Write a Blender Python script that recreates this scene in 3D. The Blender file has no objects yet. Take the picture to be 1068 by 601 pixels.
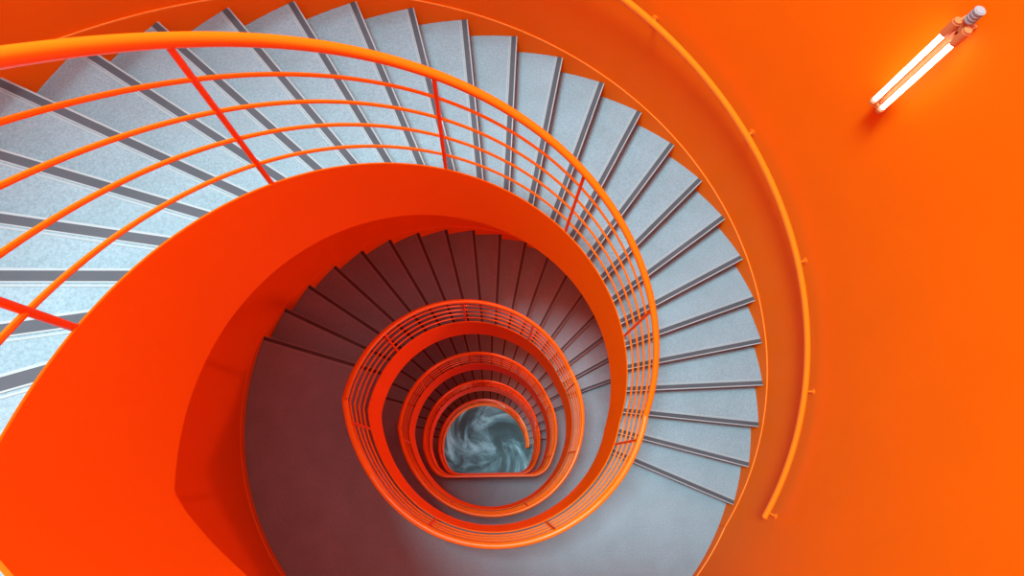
import bpy, bmesh, math, random
from mathutils import Matrix, Vector
R = math.radians
scene = bpy.context.scene
COL = scene.collection
random.seed(4)

# ------------------------------------------------------------------ materials
def new_mat(name):
    m = bpy.data.materials.new(name); m.use_nodes = True
    nt = m.node_tree; b = nt.nodes['Principled BSDF']
    return m, nt, b

def ramp(nt, stops):
    r = nt.nodes.new('ShaderNodeValToRGB'); e = r.color_ramp.elements
    while len(e) < len(stops): e.new(.5)
    for k, (p, c) in zip(e, stops): k.position = p; k.color = (*c, 1)
    return r

def noise(nt, scale, detail=3, rough=.5, coord=None):
    n = nt.nodes.new('ShaderNodeTexNoise'); n.inputs['Scale'].default_value = scale
    n.inputs['Detail'].default_value = detail; n.inputs['Roughness'].default_value = rough
    if coord: nt.links.new(coord, n.inputs['Vector'])
    return n

def paint(name, col, rough=.4, var=.06, bump=.02, spec=.5):
    m, nt, b = new_mat(name)
    g = nt.nodes.new('ShaderNodeNewGeometry')
    n = noise(nt, 2.2, 4, .55, g.outputs['Position'])
    r = ramp(nt, [(.3, tuple(c*(1-var) for c in col)), (.7, tuple(min(1, c*(1+var)) for c in col))])
    nt.links.new(n.outputs['Fac'], r.inputs['Fac']); nt.links.new(r.outputs['Color'], b.inputs['Base Color'])
    n2 = noise(nt, 260, 2, .5, g.outputs['Position'])
    bp = nt.nodes.new('ShaderNodeBump'); bp.inputs['Strength'].default_value = bump; bp.inputs['Distance'].default_value = .002
    nt.links.new(n2.outputs['Fac'], bp.inputs['Height']); nt.links.new(bp.outputs['Normal'], b.inputs['Normal'])
    b.inputs['Roughness'].default_value = rough
    b.inputs['Specular IOR Level'].default_value = spec
    return m

def terrazzo(name, col, rough=.45):
    m, nt, b = new_mat(name)
    g = nt.nodes.new('ShaderNodeNewGeometry'); P = g.outputs['Position']
    sp = noise(nt, 95, 3, .75, P)
    lo = tuple(c*.80 for c in col); hi = tuple(min(1, c*1.2) for c in col)
    r = ramp(nt, [(.34, lo), (.5, col), (.68, hi)])
    nt.links.new(sp.outputs['Fac'], r.inputs['Fac'])
    big = noise(nt, 3.5, 5, .6, P)
    r2 = ramp(nt, [(.3, (.90, .89, .88)), (.65, (1.03, 1.03, 1.03))])
    nt.links.new(big.outputs['Fac'], r2.inputs['Fac'])
    mx = nt.nodes.new('ShaderNodeMix'); mx.data_type = 'RGBA'; mx.blend_type = 'MULTIPLY'; mx.inputs['Factor'].default_value = 1
    nt.links.new(r.outputs['Color'], mx.inputs['A']); nt.links.new(r2.outputs['Color'], mx.inputs['B'])
    nt.links.new(mx.outputs['Result'], b.inputs['Base Color'])
    b.inputs['Roughness'].default_value = rough
    b.inputs['Specular IOR Level'].default_value = .35
    return m

ORANGE = (.965, .09, .0004)
M = {}
M['wall'] = paint('orange_wall_paint', (.965, .118, .0003), .55, .02, .05, .08)
M['steel'] = paint('orange_steel_paint', (.965, .122, .0003), .5, .015, .01, .08)
M['rail'] = paint('orange_rail_enamel', (.975, .137, .003), .35, .02, .01, .35)
M['post'] = paint('shade_red_post_enamel', (.92, .07, .002), .35, .02, .01, .3)  # redder than the rails: the posts' shade is put into the colour
M['trim'] = paint('edge_highlight_paint', (.95, .17, .02), .35, .02, .01, .5)  # paler orange: highlight on the outer string's top edge, painted in
M['tread'] = terrazzo('grey_terrazzo', (.245, .200, .212))
M['soffit'] = paint('orange_soffit_paint', ORANGE, .6, .03, .04, .2)
M['alu'] = paint('pinkish_aluminium', (.34, .225, .215), .45, .05, .02, .4)
M['grip'] = paint('dark_rubber_grip', (.072, .041, .045), .7, .15, .2, .3)
M['holder'] = paint('lamp_holder_orange', (.62, .13, .04), .4, .05, .02, .5)
M['gland'] = paint('grey_cable_gland', (.36, .22, .22), .5, .05, .02, .5)
M['screw'] = paint('screw_orange', (.85, .13, .02), .35)

m, nt, b = new_mat('fluorescent_tube'); M['tube'] = m
b.inputs['Base Color'].default_value = (.9, .9, .88, 1)
b.inputs['Emission Color'].default_value = (1, .93, .80, 1)
b.inputs['Emission Strength'].default_value = 6.5

# polished ground floor, dark stone with pale swirling veins
m, nt, b = new_mat('swirled_polished_stone'); M['ground'] = m
g = nt.nodes.new('ShaderNodeNewGeometry')
sep = nt.nodes.new('ShaderNodeSeparateXYZ'); nt.links.new(g.outputs['Position'], sep.inputs[0])
def math_node(op, a, bb=None):
    n = nt.nodes.new('ShaderNodeMath'); n.operation = op
    for i, v in enumerate((a, bb)):
        if v is None: continue
        if isinstance(v, (int, float)): n.inputs[i].default_value = v
        else: nt.links.new(v, n.inputs[i])
    return n.outputs[0]
x, y = sep.outputs[0], sep.outputs[1]
rad = math_node('SQRT', math_node('ADD', math_node('MULTIPLY', x, x), math_node('MULTIPLY', y, y)))
ang = math_node('ADD', math_node('MULTIPLY', rad, 1.3), .6)
vr = nt.nodes.new('ShaderNodeVectorRotate'); vr.rotation_type = 'Z_AXIS'
nt.links.new(g.outputs['Position'], vr.inputs['Vector']); nt.links.new(ang, vr.inputs['Angle'])
n1 = noise(nt, 1.25, 8, .62, vr.outputs[0]); n1.inputs['Distortion'].default_value = .9
rr = ramp(nt, [(.36, (.002, .004, .005)), (.46, (.015, .032, .038)), (.54, (.07, .14, .16)), (.66, (.26, .40, .44))])
nt.links.new(n1.outputs['Fac'], rr.inputs['Fac'])
nt.links.new(rr.outputs['Color'], b.inputs['Base Color'])
b.inputs['Roughness'].default_value = .35
b.inputs['Specular IOR Level'].default_value = .6

# ------------------------------------------------------------------ helpers
def link(name, verts, faces, mat, parent=None, smooth=False, mats=None, fm=None):
    me = bpy.data.meshes.new(name); me.from_pydata(verts, [], faces)
    for mm in (mats or [mat]): me.materials.append(mm)
    if fm:
        for p, i in zip(me.polygons, fm): p.material_index = i
    bm = bmesh.new(); bm.from_mesh(me); bmesh.ops.recalc_face_normals(bm, faces=bm.faces); bm.to_mesh(me); bm.free()
    if smooth: me.shade_smooth()
    o = bpy.data.objects.new(name, me); COL.objects.link(o)
    if smooth:
        try: me.set_sharp_from_angle(angle=R(35))
        except Exception: pass
    if parent is not None:
        o.parent = parent; o.matrix_parent_inverse = Matrix.Translation(parent.location).inverted()
    return o

def thing(name, label, cat, loc=(0, 0, 0), group=None):
    o = bpy.data.objects.new(name, None); COL.objects.link(o); o.location = loc
    o.empty_display_size = .2
    o['label'] = label; o['category'] = cat
    if group: o['group'] = group
    return o

def pol(r, u, z): return (-r*math.cos(u), r*math.sin(u), z)   # u runs clockwise (downhill) from the -X side

def frange(a, b, n): return [a+(b-a)*i/n for i in range(n+1)]

def section_sweep(sections):
    """closed loops of equal length joined in a row, capped"""
    v = []; f = []; k = len(sections[0])
    for s in sections: v += s
    for i in range(len(sections)-1):
        for j in range(k):
            a = i*k+j; b_ = i*k+(j+1) % k
            f.append((a, b_, b_+k, a+k))
    f.append(tuple(range(k))); f.append(tuple(range((len(sections)-1)*k, len(sections)*k)))
    return v, f

def tube(path, rad, n=10):
    P = [Vector(p) for p in path]; secs = []
    for i, p in enumerate(P):
        t = (P[min(i+1, len(P)-1)]-P[max(i-1, 0)]).normalized()
        up = Vector((0, 0, 1)) if abs(t.z) < .95 else Vector((1, 0, 0))
        s = t.cross(up).normalized(); w = s.cross(t)
        secs.append([tuple(p+s*math.cos(2*math.pi*j/n)*rad+w*math.sin(2*math.pi*j/n)*rad) for j in range(n)])
    return section_sweep(secs)

def merge(parts):
    V = []; F = []
    for v, f in parts:
        o = len(V); V += v; F += [tuple(i+o for i in q) for q in f]
    return V, F

def obox(c, ax, ay, az, sx, sy, sz):
    c = Vector(c); v = []
    for i in (-1, 1):
        for j in (-1, 1):
            for k in (-1, 1): v.append(tuple(c+ax*i*sx/2+ay*j*sy/2+az*k*sz/2))
    return v, [(0, 1, 3, 2), (4, 6, 7, 5), (0, 4, 5, 1), (2, 3, 7, 6), (0, 2, 6, 4), (1, 5, 7, 3)]

# ------------------------------------------------------------------ the stair's dimensions
H = .17; AL = R(8.468)
RI = 1.168; RO = 2.425; RW = 2.437           # treads' inner and outer radius, wall
RR = 1.172                                   # rails
S0, S1 = 1.156, 1.166                        # inner string plate
# every landing: height, nosing where it ends (start of the flight down), nosing where the flight above arrives
U1 = R(203.29)
LAND = [dict(z=27*H, b=U1-26*AL, a=R(-118), flat=False),
        dict(z=0.0, a=U1, b=R(376.83), flat=False),
        dict(z=-18*H, a=R(376.83)+17*AL, b=R(375.6)+R(360), flat=False),
        dict(z=-36*H, a=R(375.6)+R(360)+17*AL, b=R(368.3)+R(720), flat=True),
        dict(z=-57*H, a=R(368.3)+R(720)+20*AL, b=R(368.3)+R(1080), flat=True)]
N = [27, 18, 18, 21, 21]                     # risers of the flight below each landing
ZG = LAND[4]['z']-21*H
CH, FR = .735, .36                            # straight edge of the lower landings, its corner radius

def plan(u, r, flat):
    """radius of the well edge towards u (r = radius of its round part)"""
    if not flat: return r
    dx, dy = -math.cos(u), math.sin(u)
    if dy >= 0: return r
    d = r-RR; c = CH+d; q = FR+d
    cy = -c+q; cx = math.sqrt((r-q)**2-cy*cy)
    if abs(dy)/max(abs(dx), 1e-9) < abs(cy)/cx: return r
    rc = c/(-dy)
    if abs(dx)*rc <= cx: return rc
    bx = cx if dx > 0 else -cx
    bb = dx*bx+dy*cy; disc = bb*bb-(bx*bx+cy*cy-q*q)
    return min(r, bb+math.sqrt(max(disc, 0)))

def interp(pts, x):
    if x <= pts[0][0]: return pts[0][1]
    for (a, p), (b_, q) in zip(pts, pts[1:]):
        if x <= b_: return p+(q-p)*(x-a)/(b_-a)
    return pts[-1][1]

# P(u): the line the string and the rails follow (nosing line on the flights, smoothed over the landings)
def keyline():
    pts = []
    L0 = LAND[0]; z = L0['z']
    pts += [(R(-118), z+.20), (R(-70), z+.22), (R(-49), z+.30), (R(-41), z+.335), (R(-35), z+(L0['b']+R(35))/AL*H)]
    for i in range(1, 5):
        L = LAND[i]; z = L['z']; a, b_ = L['a'], L['b']
        t = (a+AL)-(.42/H)*AL
        pts += [(t, z+.42), (a-R(4), z+.385), (a+R(4), z+.345), (a+R(12), z+.30), (a+R(23), z+.235), (a+R(36), z+.18),
                (a+R(50), z+.17), (b_-R(60), z+.17), (b_-R(50), z+.19), (b_-R(40), z+.25), (b_-R(30), z+.34), (b_-R(20.8), z+20.8/8.468*H)]
    return pts
KEY = keyline()
bl = LAND[4]['b']; UEND = bl+20*AL
KEY.append((UEND+AL, ZG+.0))
def PK(u): return interp(KEY, u)

def flat_at(u):
    """which plan applies at u (only the two lowest landings are straight-edged)"""
    for L in LAND[3:]:
        if L['a']-R(5) < u < L['b']-R(5): return True
    return False

def us(a, b_, step=2.0):
    n = max(2, int(round(abs(b_-a)/R(step)))); l = frange(a, b_, n)
    l += [k for k, _ in KEY if a < k < b_]
    return sorted(set(l))

def string_mesh(a, b_):
    secs = []
    for u in us(a, b_, 1.5):
        f = flat_at(u); p = PK(u); i, o = plan(u, S0, f), plan(u, S1, f)
        secs.append([pol(i, u, p-.665), pol(o, u, p-.665), pol(o, u, p+.032), pol(i, u, p+.032)])
    return section_sweep(secs)

def rail_path(a, b_, off, r=RR):
    return [pol(plan(u, r, flat_at(u)), u, PK(u)+off) for u in us(a, b_, 2.0)]

def nose(u, z, r0, r1, parent):
    """metal nosing with a dark grip strip; lies along the radius at u, runs back uphill"""
    e = Vector((-math.cos(u), math.sin(u), 0)); t = Vector((-math.sin(u), -math.cos(u), 0))   # t: uphill
    up = Vector((0, 0, 1)); L = r1-r0; mid = e*((r0+r1)/2)
    def bar(d0, d1, z0, z1):
        return obox(mid+t*((d0+d1)/2)+up*((z0+z1)/2), e, t, up, L, d1-d0, z1-z0)
    v, f = merge([bar(-.004, .004, z-.035, z+.0035), bar(.004, .038, z-.001, z+.0012), bar(.038, .043, z-.001, z+.0035),
                  bar(.049, .056, z-.001, z+.002)])
    n = link('nosing', v, f, M['alu'], parent)
    v, f = bar(.004, .038, z+.0012, z+.003)
    link('grip_strip', v, f, M['grip'], n)
    return n

def tread(u, z, parent):
    """one step: nosing edge at u, going back uphill to under the next nosing"""
    secs = []
    ub = u-AL-R(1.0); set_ = .018
    for uu in frange(ub, u, 5):
        secs.append([pol(RI, uu, z), pol(RO, uu, z), pol(RO, uu, z-.04), pol(RI, uu, z-.04)])
    v1, f1 = section_sweep(secs)
    e = Vector((-math.cos(u), math.sin(u), 0)); t = Vector((-math.sin(u), -math.cos(u), 0))
    v2, f2 = obox(e*((RI+RO)/2)+t*(set_+.015)+Vector((0, 0, z-.115)), e, t, Vector((0, 0, 1)), RO-RI-.004, .03, .15)
    v, f = merge([(v1, f1), (v2, f2)])
    o = link('tread', v, f, M['tread'], parent)
    nose(u, z, RI+.002, RO-.002, o)
    return o

def outer_string(a, b_, zf, parent, name='outer_string'):
    secs = []
    for u in frange(a, b_, max(3, int((b_-a)/R(2)))):
        zt = zf(u)
        secs.append([pol(RO+.001, u, zt-.40), pol(RW-.001, u, zt-.40), pol(RW-.001, u, zt), pol(RO+.001, u, zt)])
    v, f = section_sweep(secs)
    o = link(name, v, f, M['steel'], parent, smooth=True)
    secs = []
    for u in frange(a, b_, max(3, int((b_-a)/R(2)))):
        zt = zf(u)+.0005
        secs.append([pol(RO+.0015, u, zt), pol(RW-.001, u, zt), pol(RW-.001, u, zt+.004), pol(RO+.0015, u, zt+.004)])
    v, f = section_sweep(secs)
    link('edge_highlight', v, f, M['trim'], o, smooth=True)  # thin strip painting the highlight along the string's top edge
    return o

def landing(i, label):
    L = LAND[i]; z = L['z']; a = L['a']; b_ = L['b']
    if i > 0: a0 = a-R(1.2)
    else: a0 = a
    t = thing('stair_landing', label, 'landing', pol(1.8, (a+b_)/2, z-.3), 'landings of the winding stair')
    secs = []
    for u in us(a0, b_, 1.5):
        r = plan(u, S1, L['flat'] and flat_at(u))
        secs.append([pol(r, u, z), pol(RO, u, z), pol(RO, u, z-.16), pol(r, u, z-.16)])
    v, f = section_sweep(secs); slab = link('floor_slab', v, f, M['tread'], t)
    nose(b_, z, RI+.006, RO-.002, slab)
    secs = []
    for u in us(a0-AL*.5 if i else a0, b_-R(.6), 1.5):
        r = plan(u, S1, L['flat'] and flat_at(u))
        secs.append([pol(r, u, z-.17), pol(RO, u, z-.17), pol(RO, u, z-.34), pol(r, u, z-.34)])
    v, f = section_sweep(secs); link('soffit', v, f, M['soffit'], t)
    v, f = string_mesh(a, b_-R(20.8) if i else R(-35)); link('inner_string', v, f, M['steel'], t, smooth=True)
    sa = a+AL*.62 if i else a
    outer_string(sa, b_-R(2), lambda u: z+.075+(max(0, .058*(1-(u-sa)/R(12))) if i else 0), t)
    return t

def flight(i, label):
    """flight going down from landing i"""
    L = LAND[i]; n = N[i]; z0 = L['z']; b_ = L['b']
    t = thing('stair_flight', label, 'staircase', pol(1.8, b_+n*AL/2, z0-n*H-.1), 'flights of the winding stair')
    for k in range(1, n):
        tread(b_+k*AL, z0-k*H, t)
    end = b_+(n-1)*AL
    # sloping soffit
    secs = []
    for u in frange(b_-R(.5), end+AL*.4, n*3):
        p = z0-(u-b_)/AL*H
        secs.append([pol(S1, u, p-.21), pol(RO, u, p-.21), pol(RO, u, p-.36), pol(S1, u, p-.36)])
    v, f = section_sweep(secs); link('soffit', v, f, M['soffit'], t, smooth=True)
    ks = b_-R(20.8) if i else R(-35)
    v, f = string_mesh(ks, LAND[i+1]['a'] if i < 4 else UEND+AL*.5); link('inner_string', v, f, M['steel'], t, smooth=True)
    e2 = end+AL*.60
    outer_string(b_-R(2), e2, lambda u: z0-(u-b_)/AL*H+.065 if u > b_-R(.1) else z0+.075, t)
    return t

# ------------------------------------------------------------------ landings and flights
landing(0, 'topmost landing, bottom left, only its wide orange edge seen above the red wall')
landing(1, 'large grey landing below the top flight, lit at right and shaded plum at left')
landing(2, 'second landing down, dark grey, seen between the first and second orange rail rings')
landing(3, 'third landing down, grey, ending in a straight edge below the stone floor disc')
landing(4, 'lowest landing, almost hidden under the straight-edged landing')
flight(0, 'bright grey upper flight sweeping from the left edge over the top to the right')
flight(1, 'second flight, dim plum-grey steps fanning out above the largest closed rail ring')
flight(2, 'third flight, narrow band of dark steps between first and second rail rings')
flight(3, 'fourth flight, thin ring of tiny dark steps inside the second rail ring')
flight(4, 'lowest flight, darkest innermost steps curling round the stone floor disc')

# ------------------------------------------------------------------ balustrades
POSTS = [-12, 30, 73.6, 115, 157.2, 200.3, 247, 297.6]
def balustrade(i, a, b_, label, full=True):
    t = thing('balustrade', label, 'railing', pol(RR, (a+b_)/2, PK((a+b_)/2)), 'orange balustrades around the open well')
    nseg = 14 if i < 2 else 10
    v, f = tube(rail_path(a, b_, .93), .0235, nseg); link('handrail', v, f, M['rail'], t, smooth=True)
    for off in (.748, .570, .390, .193):
        v, f = tube(rail_path(a, b_, off), .0085, 8); link('rail', v, f, M['rail'], t, smooth=True)
    k = -2
    while k < 6:
        for d in POSTS:
            u = R(d+360*k)
            if a+R(1) < u < b_-R(.5):
                r = plan(u, RR, flat_at(u)); p = PK(u)
                e = Vector((-math.cos(u), math.sin(u), 0)); tt = Vector((-math.sin(u), -math.cos(u), 0))
                v, f = tube([tuple(e*r+Vector((0, 0, p-.10))), tuple(e*r+Vector((0, 0, p+.92)))], .0115, 12)
                link('post', v, f, M['post'], t, smooth=True)
        k += 1
    return t
kk = [R(-112)]+[LAND[i]['b']-R(20.8) for i in range(1, 5)]+[UEND+AL*.4]
balustrade(0, kk[0], kk[1], 'large orange railing along the bright upper flight and first landing')
balustrade(1, kk[1], kk[2], 'second orange railing ring, above the plum-grey steps, rounded at the bottom')
balustrade(2, kk[2], kk[3], 'third orange railing ring, ending in the straight rail below the stone disc')
balustrade(3, kk[3], kk[4], 'fourth railing, small red-orange ring inside the straight-edged one')
balustrade(4, kk[4], kk[5], 'innermost short red railing curling round the stone disc to its end')

# ------------------------------------------------------------------ wall, ground floor, roof edge
def ring(r0, r1, z0, z1, n=180):
    v = []; f = []
    for i in range(n):
        a = 2*math.pi*i/n
        for r, z in ((r0, z0), (r1, z0), (r1, z1), (r0, z1)): v.append((r*math.cos(a), r*math.sin(a), z))
    for i in range(n):
        j = (i+1) % n
        for k in range(4):
            l = (k+1) % 4; f.append((i*4+k, j*4+k, j*4+l, i*4+l))
    return v, f
WT = 8.0
v, f = ring(RW, RW+.25, ZG-.2, WT)
o = link('wall_round', v, f, M['wall'], smooth=True); o['kind'] = 'structure'
n = 96
v = [(0, 0, ZG)]+[((RW+.05)*math.cos(2*math.pi*i/n), (RW+.05)*math.sin(2*math.pi*i/n), ZG) for i in range(n)]
v2 = [(p[0], p[1], ZG-.15) for p in v]
f = [(0, 1+i, 1+(i+1) % n) for i in range(n)]+[(n+1, n+2+(i+1) % n, n+2+i) for i in range(n)]
f += [(1+i, n+2+i, n+2+(i+1) % n, 1+(i+1) % n) for i in range(n)]
o = link('floor', v+v2, f, M['ground']); o['kind'] = 'structure'

# ------------------------------------------------------------------ wall handrail
t = thing('wall_handrail', 'slim orange handrail bracketed to the curved orange wall at right, ending below', 'handrail', pol(2.34, R(100), 2))
ua, ub = R(-16), R(205.4)
def WZ(u): return (U1+AL-u)/AL*H+.945
rw = 2.338
path = [pol(rw, u, WZ(u)) for u in frange(ua, ub, 130)]
v, f = tube(path, .0225, 14); link('rail', v, f, M['rail'], t, smooth=True)
for d in (204.2, 181.6, 159.6, 137.3, 114.7, 92.2, 69.7, 47.2, 24.7, 2.2):
    u = R(d); z = WZ(u)
    p = [pol(rw, u, z-.02), pol(rw+.012, u, z-.05), pol(rw+.04, u, z-.06), pol(RW-.002, u, z-.06)]
    v1 = tube(p, .0075, 8)
    e = Vector((-math.cos(u), math.sin(u), 0))
    c0 = Vector(pol(RW-.008, u, z-.06)); v2 = tube([c0, c0+e*.007], .022, 14)
    v, f = merge([v1, v2]); link('bracket', v, f, M['rail'], t, smooth=True)

# ------------------------------------------------------------------ twin tube lamps
def lamp(u, zb, label, zt=None):
    """zb: lower end of the tubes"""
    e = Vector((-math.cos(u), math.sin(u), 0)); s = Vector((math.sin(u), math.cos(u), 0)); up = Vector((0, 0, 1))
    def pt(side, out, z): return s*side+e*(RW-out)+up*z
    t = thing('tube_lamp', label, 'lamp', tuple(pt(0, 0, zb-.1)))
    Lt = .52
    v, f = merge([obox(pt(0, .020, zb+Lt/2), s, e, up, .030, .034, Lt+.10), obox(pt(0, .045, zb+Lt/2), s, e, up, .012, .016, Lt+.02)])
    link('spine', v, f, M['holder'], t)
    for sd in (-.030, .030):
        v, f = tube([pt(sd, .078, zb), pt(sd, .078, zb+Lt)], .0130, 18); link('tube', v, f, M['tube'], t, smooth=True)
        # sockets: a ringed collar below, a deeper cup above
        v, f = merge([tube([pt(sd, .078, zb-.020), pt(sd, .078, zb-.002)], .018, 18), tube([pt(sd, .078, zb+.004), pt(sd, .078, zb+.009)], .017, 18),
                      obox(pt(sd*.8, .045, zb-.012), s, e, up, .022, .07, .02)])
        link('socket', v, f, M['holder'], t, smooth=True)
        v, f = merge([tube([pt(sd, .078, zb+Lt-.002), pt(sd, .078, zb+Lt+.075)], .021, 18), tube([pt(sd, .078, zb+Lt+.076), pt(sd, .078, zb+Lt+.086)], .018, 18),
                      obox(pt(sd*.8, .04, zb+Lt+.04), s, e, up, .026, .07, .06)])
        link('socket', v, f, M['holder'], t, smooth=True)
    v, f = merge([tube([pt(0, .06, zb-.035), pt(0, .06, zb-.012)], .012, 14), obox(pt(0, .03, zb-.022), s, e, up, .02, .05, .02)])
    link('end_knob', v, f, M['holder'], t, smooth=True)
    z = zb+Lt+.08
    parts = [obox(pt(0, .05, z-.01), s, e, up, .045, .045, .05)]
    link('end_block', *parts[0], M['holder'], t)
    parts = [tube([pt(0, .058, z+.015), pt(0, .058, z+.085)], .019, 16)]
    for q in range(4): parts.append(tube([pt(0, .058, z+.022+q*.017), pt(0, .058, z+.031+q*.017)], .025, 16))
    v, f = merge(parts); link('cable_gland', v, f, M['gland'], t, smooth=True)
    return t
lamp(R(148.3), 3.345, 'lit twin-tube lamp fixed upright on the orange wall, upper right')

# lamps of the storeys below, plus added fill lights (all out of sight)
def unseen_light(u, z, e, c=(1, .28, .15)):
    d = bpy.data.lights.new('unseen_storey_light', 'AREA'); d.shape = 'RECTANGLE'; d.size = .12; d.size_y = .55
    d.energy = e; d.color = c
    o = bpy.data.objects.new('unseen_storey_light', d); COL.objects.link(o)
    p = Vector(pol(RW-.10, u, z)); o.location = p
    dirv = Vector((math.cos(u), -math.sin(u), 0))
    o.rotation_euler = dirv.to_track_quat('-Z', 'Y').to_euler()
for u, z, e in ((R(148), -.6, 40), (R(148), -3.9, 28), (R(148), -7.2, 32), (R(150), -10.9, 12)):
    unseen_light(u, z, e)
unseen_light(R(288), 2.2, 8, (1, .50, .45))  # unseen warm fill added to lift the shaded part of the first landing
for uu in (200, 320, 80):
    unseen_light(R(uu), ZG+1.6, 42, (.42, .95, 1.1))  # unseen cool fills added to brighten the ground floor

# ------------------------------------------------------------------ daylight from the open skylight over the stair
w = bpy.data.worlds.new('World'); scene.world = w; w.use_nodes = True
w.node_tree.nodes['Background'].inputs['Color'].default_value = (.44, .95, 1.08, 1)
w.node_tree.nodes['Background'].inputs['Strength'].default_value = 2.75
d = bpy.data.lights.new('skylight', 'AREA'); d.shape = 'DISK'; d.size = 4.0; d.energy = 6200; d.color = (.40, .95, 1.07)
o = bpy.data.objects.new('skylight', d); COL.objects.link(o); o.location = (-3.0, .8, 18)
o.rotation_euler = Vector((-3.0, .8, 16)).to_track_quat('Z', 'Y').to_euler()

# ------------------------------------------------------------------ camera
cd = bpy.data.cameras.new('camera'); cam = bpy.data.objects.new('camera', cd); COL.objects.link(cam)
cd.sensor_width = 36; cd.lens = 629.4/1068*36; cd.clip_start = .02; cd.clip_end = 100
cam.matrix_world = Matrix.Translation((-.0946, -.6028, 6.076)) @ Matrix.Rotation(.2901, 4, 'X') @ Matrix.Rotation(-.0444, 4, 'Y')
scene.camera = cam

scene.view_settings.view_transform = 'Standard'; scene.view_settings.look = 'None'
scene.view_settings.gamma = 1; scene.view_settings.exposure = 0; scene.view_settings.use_curve_mapping = False
